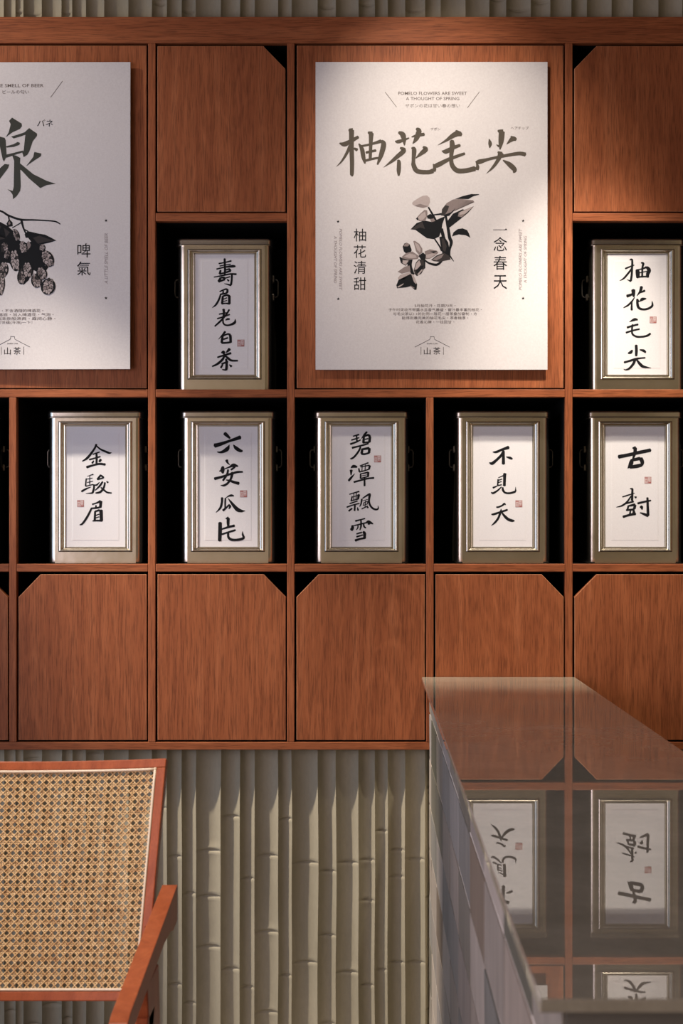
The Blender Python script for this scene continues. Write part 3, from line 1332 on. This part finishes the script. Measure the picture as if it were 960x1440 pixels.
for q in ([(541.3, 129.5, .7), (557.4, 150.5, .7)], [(674, 129, .7), (657, 151.5, .7)]):
    ink.stroke(q); ink.piece('slanted_rule', M_small, rootR)
line_('printed_line', M_small, rootR, 'ザポン', 605, 179.5, 619, 183.5)
line_('printed_line', M_small, rootR, 'ヘアチップ', 718, 178, 743, 182.5)
for i, s in enumerate(['5月柚花开・花期70天・', '子午时采收不带露水且香气最盛・窨汁最丰富的柚花・', '与毛尖茶以1:1的比例一层花一层茶叠加窨制・方', '能得到最完美的柚花毛尖・茶香糖厚・', '花香沁脾・一往回甘・']):
    hw = (57.5 / 2, 131 / 2, 118 / 2, 93 / 2, 54 / 2)[i]
    line_('printed_line', M_small, rootR, s, 611.5 - hw, 427.6 + i * 5.75, 611.5 + hw, 432 + i * 5.75)
roof_logo(ink, 607.5, 473.3); shan_cha(ink, 607.5, 473.3)
ink.piece('logo', M_ink2, rootR)
for c, y in zip('柚花清甜', (321.5, 344.5, 367, 390)):
    line_('printed_character', M_ink, rootR, c, 497.2, y, 514.6, y + 18)
ink.stroke([(693.2, 323.2, .7), (712, 323.2, .7)]); ink.poly([(709.5, 323.2), (711, 321), (713, 323.4)])
ink.piece('printed_character', M_ink, rootR)
for c, y in zip('念春天', (333.5, 360, 387)):
    line_('printed_character', M_ink, rootR, c, 693.7, y, 712.6, y + 19.5)
for cx, cy in ((475.2, 311.5), (475.4, 420.3), (735.3, 310.5), (735.3, 419.5)):
    star(ink, cx, cy, 2.2); ink.piece('printed_star', M_ink, rootR)
line_('vertical_line', M_pale, rootR, 'POMELO FLOWERS ARE SWEET', 476.7, 321.5, 480.8, 408, rot=1, slant=.25)
line_('vertical_line', M_pale, rootR, 'A THOUGHT OF SPRING', 469.3, 331.5, 473.6, 398, rot=1, slant=.25)
line_('vertical_line', M_pale, rootR, 'POMELO FLOWERS ARE SWEET', 729.2, 321.5, 733.6, 408, rot=-1, slant=.25)
line_('vertical_line', M_pale, rootR, 'A THOUGHT OF SPRING', 736.2, 331.5, 740.4, 398, rot=-1, slant=.25)

# flowering branch print: 0 black, 1 dark, 2 mid, 3 light
ART = [
    (0, '385,195,16 450,310,22 500,420,20'), (0, '565,285,22 590,420,30 605,510,34 622,560,34 606,640,20 605,705,16'), (0, '520,420,34 545,520,34 560,580,30'),
    (0, '450,525,14 500,600,16 522,650,14'), (0, '345,742,14 390,775,20 470,792,26 525,755,18'), (0, '200,735,44 190,800,46 215,870,36 235,890,20'),
    (0, '330,735,44 338,830,30'), (0, '440,275,12 520,265,20'), (0, '600,690,20 648,757,6'),
    (0, 'P660,110 740,80 830,58 910,60 912,66 850,82 800,112 720,108'),
    (2, 'P518,285 526,215 575,152 640,115 720,108 800,118 848,122 862,142 790,130 722,152 660,210 620,250 565,272'),
    (1, 'P518,285 526,215 560,172 600,185 585,230 560,268'), (0, 'P530,280 620,248 665,205 640,245 600,285 560,292'),
    (0, 'P582,340 640,262 740,216 790,235 770,275 700,332 603,408 580,395'), (2, 'P690,290 700,250 760,222 858,184 792,258 735,300'),
    (3, 'P705,275 715,245 800,210 845,195 770,262'), (1, 'P760,270 858,184 792,258 730,305'),
    (0, 'P630,500 645,455 690,422 740,414 785,432 805,465 820,512 770,486 700,478 655,490'),
    (0, 'P200,425 262,360 340,332 420,348 500,312 560,288 530,370 522,430 497,500 440,527 370,517 290,460 250,430'),
    (1, 'P205,425 275,375 320,345 335,380 350,420 300,405 250,425'),
    (3, 'P215,150 235,130 290,95 330,75 370,72 398,98 402,140 382,190 330,203 270,190 220,168'), (2, 'P240,178 300,160 380,185 330,203 270,190'),
    (2, 'P256,312 300,262 345,222 372,228 376,262 365,312 350,338 290,338'), (3, 'P275,305 310,265 350,240 360,290 330,325 300,330'),
    (0, 'P256,312 275,298 280,325 268,330'), (0, 'P368,285 405,264 442,290 430,325 375,312'), (2, 'P400,318 440,312 458,338 415,350'),
    (0, 'P498,505 545,492 590,560 606,640 596,700 530,672 515,620'), (1, 'P520,520 545,520 575,600 560,660 535,640'),
    (1, 'P412,742 470,695 545,668 600,700 618,738 560,750 500,762 440,755'), (2, 'P425,740 480,703 545,680 520,722 470,748'),
    (0, 'P118,605 135,572 160,562 192,580 212,640 200,668 150,672 130,655'), (2, 'P128,588 160,562 192,582 170,602 135,602'),
    (2, 'P228,548 245,543 290,575 322,625 322,665 288,692 255,650'), (3, 'P240,560 280,580 305,630 300,665 270,640'),
    (2, 'P345,655 400,632 470,645 488,668 450,700 400,730 358,732'), (3, 'P360,690 420,675 470,680 400,722 365,722'), (0, 'P400,655 480,650 440,672'),
    (2, 'P108,712 150,672 220,655 288,702 275,733 200,740 130,732'), (3, 'P130,708 190,675 250,690 265,720 190,725'),
    (1, 'P82,712 130,728 195,745 150,803 100,775'), (3, 'P118,745 180,748 150,795 115,775'), (0, 'P82,712 105,715 120,770 95,755'),
    (1, 'P232,850 255,770 285,735 335,745 342,830 312,885 265,910 245,890'), (3, 'P240,845 262,775 290,745 308,790 270,840'), (0, 'P255,850 300,805 338,800 310,880 268,905'),
    (3, 'P270,890 320,835 325,850 280,905'),
    (2, 'P66,865 140,812 190,800 200,860 110,885'), (3, 'P68,930 90,900 200,865 200,890 130,945 75,948'),
    (0, 'P52,1005 75,950 140,945 195,890 225,895 268,995 262,1050 245,1055 200,1015 150,1028 60,1036'), (3, 'P205,885 230,895 262,975 258,995 235,972'),
    (3, 'P60,1022 128,985 122,1000 75,1030'), (2, 'P195,1005 245,1035 225,1036'), (0, 'P282,700 330,665 358,690 355,733 310,742'),
]
ink = Ink(placeR)
for mi, s in ART:
    ink.draw(s, 550, 265, 7.385, mi)
link('botanical_print', ink.bm, M_print, rootR)

rootL, placeL = poster('poster', -143.5, 183.3, 87.5, 519.3, (.011, .0135, .0075, .018), 'pale poster with hop cones and the brush character 泉, cut by the left edge')
ink = Ink(placeL)
ink.draw('''
P180,110 325,200 328,240 300,280 190,330 85,405 130,330 160,210 135,160
P165,395 270,365 370,330 437,268 555,350 555,385 490,470 440,620 410,670 355,705 335,640 355,600 380,370 290,400 205,425
P-30,385 0,395 70,415 85,450 100,690 60,770 40,740 0,560 -20,450
P90,540 200,510 265,475 300,490 290,520 210,550 100,562
P95,665 200,640 340,605 350,630 230,668 95,715
P180,670 240,680 305,715 300,800 312,1140 302,1210 250,1290 195,1335 190,1270 160,1225 110,1185 190,1210 205,1150 212,760
P300,795 500,960 700,1060 840,1105 700,1125 605,1170 430,1020 320,900 290,890
P515,625 620,650 615,690 530,745 390,842 500,700
P-180,915 0,868 70,805 140,815 120,870 0,1030 -160,1130 -70,1010 15,890 -165,940
''', 0, 155, 10.667)
link('headline_character', ink.bm, M_head2, rootL)
ink = Ink(placeL)
line_('printed_line', M_small, rootL, 'A LITTLE SMELL OF BEER', -27.5, 118, 61.2, 122.6, bold=.006)
line_('printed_line', M_small, rootL, 'ビールの匂い', 3.5, 126.5, 40.5, 132)
for q in ([(71.3, 136.8, .7), (88, 114, .7)], [(-37, 136.8, .7), (-54, 114, .7)]):
    ink.stroke(q); ink.piece('slanted_rule', M_small, rootL)
for i, (s, xb) in enumerate([('源自山泉・不含酒精的啤酒花・', 61), ('以白毫银针为基底・加入啤酒花・气泡・', 75.5), ('慢制而成・如清泉般沸爽・扉间心静・', 78), ('一日世蕴(冷泡)一下！', 45.5)]):
    line_('printed_line', M_small, rootL, s, (-25, -42, -42, -11)[i], 434.6 + i * 5.6, xb, 439.2 + i * 5.6)
roof_logo(ink, 17.6, 473.2); shan_cha(ink, 17.6, 473.2)
ink.piece('logo', M_ink2, rootL)
line_('printed_line', M_ink, rootL, 'バネ', 52, 168.2, 74.5, 178, slant=.12)
line_('printed_character', M_ink, rootL, '啤', 109, 342.5, 127.5, 362.5)
line_('printed_character', M_ink, rootL, '氣', 108.5, 368, 127.5, 387.5)
for cy in (310.5, 419.5):
    star(ink, 149.3, cy, 2.3); ink.piece('printed_star', M_ink, rootL)
line_('vertical_line', M_pale, rootL, 'A LITTLE SMELL OF BEER', 147.2, 328.5, 151.8, 399.5, rot=-1, slant=.25)

ink = Ink(placeL)
k_ = 10.105
for mi, s in [(0, '-620,20,26 -300,40,26 0,115,26 120,182,30 290,240,30 480,246,22 740,262,20 815,280,20 858,308,14'), (0, '305,250,34 330,350,26 368,440,20'), (0, '175,358,14 300,285,16'),
              (0, '340,375,14 400,410,18'), (0, '120,185,20 130,240,20'),
              (0, 'P0,560 100,470 190,440 285,545 380,575 440,555 560,600 640,650 660,740 600,760 640,900 700,905 660,960 560,1000 480,960 430,1040 410,1100 340,1165 265,1125 245,1030 290,900 285,840 250,930 190,920 130,860 60,850 -20,900 -300,950 -420,800 -300,560'),
              (0, 'P350,450 395,405 440,415 545,440 640,455 720,495 803,540 700,572 560,602 470,590 400,500 365,500'), (1, 'P470,500 560,470 700,520 780,540 640,560 540,585'),
              (0, 'P-260,280 -80,250 0,272 100,325 185,400 180,470 90,545 0,580 -120,590 -240,480'), (1, 'P-200,330 -60,300 40,345 140,420 70,510 -80,540'),
              (0, 'P90,300 130,232 178,280 180,335 115,345'), (2, 'P115,285 135,262 150,300 125,320'), (2, 'P385,560 410,545 440,600 425,640 390,675')]:
    ink.draw(s, 0, 285, k_, mi)
rh = random.Random(3)


def hop(cx, cy, rx, ry, tilt, dark=0.3):
    ct, st = math.cos(tilt), math.sin(tilt)
    def at(u, v):
        return ((cx + u * rx * ct - v * ry * st) / k_, 285 + (cy + u * rx * st + v * ry * ct) / k_)
    ink.poly([at(1.08 * math.cos(a * math.pi / 10), 1.06 * math.sin(a * math.pi / 10)) for a in range(20)], 0)
    rows = 6
    for r in range(rows):
        v = -.80 + 1.5 * r / (rows - 1)
        half = math.sqrt(max(.05, 1 - v * v))
        n = 3 if r % 2 else 2
        for c in range(n):
            u = ((c + .5) / n * 2 - 1) * half * .86 + rh.uniform(-.07, .07)
            wu = half / n * rh.uniform(.62, .88); hv = .25 * rh.uniform(.85, 1.15)
            mi = 3 if rh.random() > dark else (2 if rh.random() > .35 else 1)
            tw = rh.uniform(-.35, .35) + u * -.5
            vv = v + rh.uniform(-.05, .05)
            def leaf(k_s, tip):
                return [at(u + (math.cos(a_) * wu * k_s) * math.cos(tw) - (math.sin(a_) * hv * k_s * tip) * math.sin(tw),
                           vv + (math.cos(a_) * wu * k_s) * math.sin(tw) + (math.sin(a_) * hv * k_s * tip) * math.cos(tw)) for a_ in [q * math.pi / 5 for q in range(10)]]
            ink.poly(leaf(1.16, 1.05), 0)
            ink.poly(leaf(.95, 1.0), mi)
            if rh.random() < .5:
                ink.poly(leaf(.45, .9), max(1, mi - 1))


for h in ((230, 460, 45, 85, -.35, .6), (60, 640, 60, 70, .2, .85), (330, 635, 58, 80, -.2, .45), (600, 640, 45, 45, .3, .5), (215, 825, 72, 142, -.12, .25), (50, 950, 66, 100, .1, .35),
          (10, 1170, 55, 140, .1, .4), (310, 1050, 60, 105, .1, .95), (395, 960, 72, 105, -.1, .4), (675, 800, 82, 115, -.45, .35), (520, 1110, 72, 95, -.1, .6), (595, 1010, 70, 85, -.3, .5),
          (685, 1195, 95, 110, .3, .35), (-110, 900, 80, 130, .1, .4), (-120, 1080, 75, 110, 0, .4), (-230, 850, 80, 120, .1, .5), (100, 740, 45, 60, .3, .8)):
    hop(*h)
link('botanical_print', ink.bm, M_print, rootL)

# ------------------------------------------------------------------ bar counter
CX0, CX1 = .1232, .4965
CZ = PZ(952)
CY0 = -DCAM + 1.0447
bar = empty('bar_counter', ((CX0 + CX1) / 2, -1.2, 0), 'narrow bar counter with polished stone top and glazed tile sides', 'counter')
bm = bmesh.new()
add_box(bm, CX0, CX1, CY0, -.0005, CZ - .0105, CZ, 0, .0016, 3)
link('countertop', bm, M_stone, bar)
TX0, TX1 = CX0 + .016, CX1 - .016
TY0, TY1 = CY0 + .012, -.002
ZTOP = CZ - .0105
bm = bmesh.new()
add_box(bm, TX0 + .004, TX1 - .004, TY0 + .004, TY1, 0, ZTOP - .0005)
add_box(bm, TX0 + .004, TX1 - .004, TY1, .026, 0, Z_CABBOT - .002)
link('base', bm, M_grout, bar)


def tile(bm, axis, a0, a1, z0, z1, plane, outward, rg):
    """one slightly uneven glazed tile standing on a vertical plane"""
    th = .0018
    j = lambda: rg.uniform(-.0007, .0008)
    def pt(a, z, o):
        return Vector((plane + outward * o, a, z)) if axis == 'y' else Vector((a, plane + outward * o, z))
    e = .0012
    o4 = [th + j() for _ in range(4)]
    lo = [pt(a0, z0, 0), pt(a1, z0, 0), pt(a1, z1, 0), pt(a0, z1, 0)]
    mid = [pt(a0, z0, o4[0] - .0005), pt(a1, z0, o4[1] - .0005), pt(a1, z1, o4[2] - .0005), pt(a0, z1, o4[3] - .0005)]
    hi = [pt(a0 + e, z0 + e, o4[0]), pt(a1 - e, z0 + e, o4[1]), pt(a1 - e, z1 - e, o4[2]), pt(a0 + e, z1 - e, o4[3])]
    va, vm, vb = ([bm.verts.new(p) for p in q] for q in (lo, mid, hi))
    for i in range(4):
        k = (i + 1) % 4
        bm.faces.new((va[i], va[k], vm[k], vm[i])); bm.faces.new((vm[i], vm[k], vb[k], vb[i]))
    bm.faces.new(vb)


def tiles(axis, a_min, a_max, plane, outward, seed, lim=None):
    bm = bmesh.new()
    rg = random.Random(seed)
    L, Hh, g = .262, .110, .0055
    z_top = ZTOP - .0006
    zj = [z_top]
    z = PZ(1363, -DCAM + 1.768 + 0) if False else .794
    while z > 0: zj.append(z); z -= Hh
    zj.append(0.0)
    for r in range(len(zj) - 1):
        z1, z0 = zj[r] - g / 2, zj[r + 1] + g / 2
        if z1 - z0 < .01: continue
        a = a_max - .116     # joints where the photo shows them
        while a > a_max: a -= L
        cuts = [a_max, a]
        while a - L > a_min: a -= L; cuts.append(a)
        cuts.append(a_min)
        for c1, c0 in zip(cuts[:-1], cuts[1:]):
            if c1 - c0 > .02:
                tile(bm, axis, c0 + g / 2, c1 - g / 2, z0, z1, plane, outward, rg)
    return bm


bm = tiles('y', TY0, TY1, TX0 + .004, -1, 21)
link('tiled_side', bm, [M_tile], bar)
bm = tiles('y', TY0, TY1, TX1 - .004, 1, 22)
link('tiled_side', bm, [M_tile], bar)
bm = tiles('x', TX0 + .002, TX1 - .002, TY0 + .004, -1, 23)
link('tiled_front', bm, [M_tile], bar)

# ------------------------------------------------------------------ cane armchair
XC = -.58
chair = empty('armchair', (XC, -1.45, 0), 'reddish wooden armchair with woven cane back and sloping arms', 'armchair')
TH_R = math.radians(18)
Z_TOPC, D_TOPC = .853, 2.330          # centre of the back's top edge
BL = .372                              # length of the back panel
SAG = .032
HWT, HWB = .2500, .2330


def S(u, v, n=0.0):
    """back surface: u in -1..1 across, v metres down from the top edge, n metres towards the sitter"""
    hw = HWT + (HWB - HWT) * v / BL
    fwd = SAG * u * u + n
    x = XC + u * hw
    y = (-DCAM + D_TOPC) - v * math.sin(TH_R) - fwd * math.cos(TH_R)
    z = Z_TOPC - v * math.cos(TH_R) + fwd * math.sin(TH_R)
    return Vector((x, y, z))


FW = .0150 / HWT       # frame width in u
FV = .0145
bm = bmesh.new()
def rail(bm, u0, u1, v0, v1, n0, n1, N, along='u'):
    rings = []
    for i in range(N + 1):
        t = i / N
        if along == 'u':
            u = u0 + (u1 - u0) * t
            rings.append([S(u, v0, n0), S(u, v1, n0), S(u, v1, n1), S(u, v0, n1)])
        else:
            v = v0 + (v1 - v0) * t
            rings.append([S(u0, v, n0), S(u1, v, n0), S(u1, v, n1), S(u0, v, n1)])
    add_sweep(bm, rings)
rail(bm, -1, 1, 0, FV, -.012, .010, 24)
rail(bm, -1, 1, BL - FV, BL, -.012, .010, 24)
rail(bm, -1, -1 + FW, FV, BL - FV, -.012, .010, 12, 'v')
rail(bm, 1 - FW, 1, FV, BL - FV, -.012, .010, 12, 'v')
o = link('back_frame', bm, M_chair, chair)
bv = o.modifiers.new('bevel', 'BEVEL'); bv.width = .0016; bv.segments = 2; bv.limit_method = 'ANGLE'
# cream reed along the inside of the frame
bm = bmesh.new()
BWU, BWV = .0046 / HWT, .0046
def reed(bm, f, N):
    rings = []
    for i in range(N + 1):
        rings.append(f(i / N))
    add_sweep(bm, rings, True, 0, True)
def half_u(v, s):
    def f(t):
        u = -1 + FW + (2 - 2 * FW) * t
        return [S(u, v + BWV * .5 + BWV * .5 * math.cos(a), .0085 + .0028 * math.sin(a)) for a in [i * math.pi / 4 for i in range(8)]]
    return f
def half_v(u):
    def f(t):
        v = FV + (BL - 2 * FV) * t
        return [S(u + BWU * .5 + BWU * .5 * math.cos(a), v, .0085 + .0028 * math.sin(a)) for a in [i * math.pi / 4 for i in range(8)]]
    return f
reed(bm, half_u(FV, 1), 30); reed(bm, half_u(BL - FV - BWV, 1), 30)
reed(bm, half_v(-1 + FW), 14); reed(bm, half_v(1 - FW - BWU), 14)
rd = link('cane_beading', bm, M_spline, chair)
rd['label'] = 'cream reed edging'


def cane(bm, Sf, W_, H_, p, wv=.0016, wd=.0020):
    """open six-way cane weave over a W_ x H_ metre field; Sf(a, b, n) maps metres to the surface"""
    def strand(p0, p1, w_, n0, wob=0.0, ph=0.0):
        dx, dy = p1[0] - p0[0], p1[1] - p0[1]
        L = math.hypot(dx, dy)
        if L < .004: return
        N = max(2, int(L / (p * .5)))
        nx, ny = -dy / L * w_ / 2, dx / L * w_ / 2
        rings = []
        for i in range(N + 1):
            t = i / N
            a, b = p0[0] + dx * t, p0[1] + dy * t
            n = n0 + wob * (1 if (i + ph) % 2 else -1)
            rings.append([Sf(a - nx, b - ny, n - .0005), Sf(a - nx * .45, b - ny * .45, n + .0004), Sf(a + nx * .45, b + ny * .45, n + .0004), Sf(a + nx, b + ny, n - .0005)])
        add_sweep(bm, rings, False, 0, True)
    nu, nv = int(round(W_ / p)), int(round(H_ / p))
    pu, pv = W_ / nu, H_ / nv
    for i in range(nu + 1):
        for s in (-1, 1):
            a = i * pu + s * .00145
            if 0 <= a <= W_: strand((a, 0), (a, H_), wv, 0, .0005, i)
    for j in range(nv + 1):
        for s in (-1, 1):
            b = j * pv + s * .00145
            if 0 <= b <= H_: strand((0, b), (W_, b), wv, .0004, .0005, j + 1)
    for fam in (1, -1):
        for k in range(-nv - 1, nu + nv + 2):
            c = (k + .5)
            # in cell units: a = c + fam * b
            pts = []
            lo_b, hi_b = 0.0, float(nv)
            if fam == 1:
                lo_b = max(lo_b, -c); hi_b = min(hi_b, nu - c)
            else:
                lo_b = max(lo_b, c - nu); hi_b = min(hi_b, c)
            if hi_b - lo_b < .3: continue
            p0 = ((c + fam * lo_b) * pu, lo_b * pv); p1 = ((c + fam * hi_b) * pu, hi_b * pv)
            strand(p0, p1, wd, .0012 if fam == 1 else .0018)


ua, va = -1 + FW + BWU * .6, FV + BWV * .6
Wc = (2 - 2 * FW - 1.2 * BWU) * (HWT + HWB) / 2
Hc = BL - 2 * FV - 1.2 * BWV
bm = bmesh.new()
cane(bm, lambda a, b, n: S(ua + a / Wc * (-2 * ua), va + b, .0045 + n), Wc, Hc, .0112)
cn = link('cane_back', bm, M_cane, chair)
cn['label'] = 'woven straw-coloured cane'


def bar3(bm, path, wx, hz, mode='z'):
    """sweep a rectangular section along points (x, y, z); width along x, height hz per point (down from the path)"""
    rings = []
    for (x, y, z), h in zip(path, hz):
        rings.append([Vector((x - wx / 2, y, z)), Vector((x + wx / 2, y, z)), Vector((x + wx / 2, y, z - h)), Vector((x - wx / 2, y, z - h))])
    add_sweep(bm, rings)


def side(s):
    """s = +1 the arm seen in the photo (towards the counter), -1 its mirror"""
    xo = XC + s * (.2734 - .0121)
    yb, yf = -DCAM + 2.25, -DCAM + 1.783
    zb, zf = .672, .612
    bm = bmesh.new()
    path, hz = [], []
    for t, th in ((0, .056), (.10, .054), (.16, .044), (.30, .035), (.6, .032), (.85, .031), (.94, .0305)):
        path.append((xo, yb + (yf - yb) * t, zb + (zf - zb) * t)); hz.append(th)
    # rounded nose
    for a in (20, 40, 60, 75, 88):
        ar = math.radians(a)
        r = .0152
        cz = zf - r + .001
        y = yf + (.028) * (1 - math.sin(ar)) - .0
        path.append((xo, yf + .028 - .030 * math.sin(ar), cz + r * math.cos(ar))); hz.append(2 * r * math.cos(ar) + .0005)
    bar3(bm, path, .0243, hz)
    o = link('arm', bm, M_chair, chair)
    b_ = o.modifiers.new('bevel', 'BEVEL'); b_.width = .003; b_.segments = 3; b_.limit_method = 'ANGLE'; b_.angle_limit = math.radians(40)
    # V legs: rear post and slanting front leg meeting under the arm
    def leg(y_top, z_top, y_bot, w0, w1, name):
        bm = bmesh.new()
        rings = []
        for t in (0, .5, 1):
            y = y_top + (y_bot - y_top) * t; z = z_top * (1 - t)
            w_ = (w0 + (w1 - w0) * t) / 2
            rings.append([Vector((xo - .0121, y - w_, z)), Vector((xo + .0121, y - w_, z)), Vector((xo + .0121, y + w_, z)), Vector((xo - .0121, y + w_, z))])
        add_sweep(bm, rings)
        o = link(name, bm, M_chair, chair)
        b_ = o.modifiers.new('bevel', 'BEVEL'); b_.width = .002; b_.segments = 2; b_.limit_method = 'ANGLE'
    leg(-DCAM + 2.00, .606, -DCAM + 2.13, .105, .05, 'leg')
    leg(-DCAM + 1.985, .560, -DCAM + 1.72, .06, .05, 'leg')
    # bracket that carries the back
    bm = bmesh.new()
    q = S(s, .27, 0)
    add_box(bm, min(xo - s * .0121, q.x - s * .012), max(xo - s * .0121, q.x - s * .012), q.y - .005, q.y + .022, q.z - .012, q.z + .012, 0, .002)
    link('back_bracket', bm, M_chair, chair)


side(1); side(-1)
# seat
SY0, SY1, SZ = -DCAM + 1.72, -DCAM + 2.17, .430
sx0, sx1 = XC - .249, XC + .249
bm = bmesh.new()
add_box(bm, sx0, sx1, SY0, SY0 + .045, SZ - .028, SZ, 0, .002)
add_box(bm, sx0, sx1, SY1 - .045, SY1, SZ - .028, SZ, 0, .002)
add_box(bm, sx0, sx0 + .045, SY0 + .0452, SY1 - .0452, SZ - .028, SZ, 0, .002)
add_box(bm, sx1 - .045, sx1, SY0 + .0452, SY1 - .0452, SZ - .028, SZ, 0, .002)
link('seat_frame', bm, M_chair, chair)
bm = bmesh.new()
cane(bm, lambda a, b, n: Vector((sx0 + .040 + a, SY0 + .040 + b, SZ - .004 + n)), (sx1 - sx0) - .08, (SY1 - SY0) - .08, .0125)
link('cane_seat', bm, M_cane, chair)
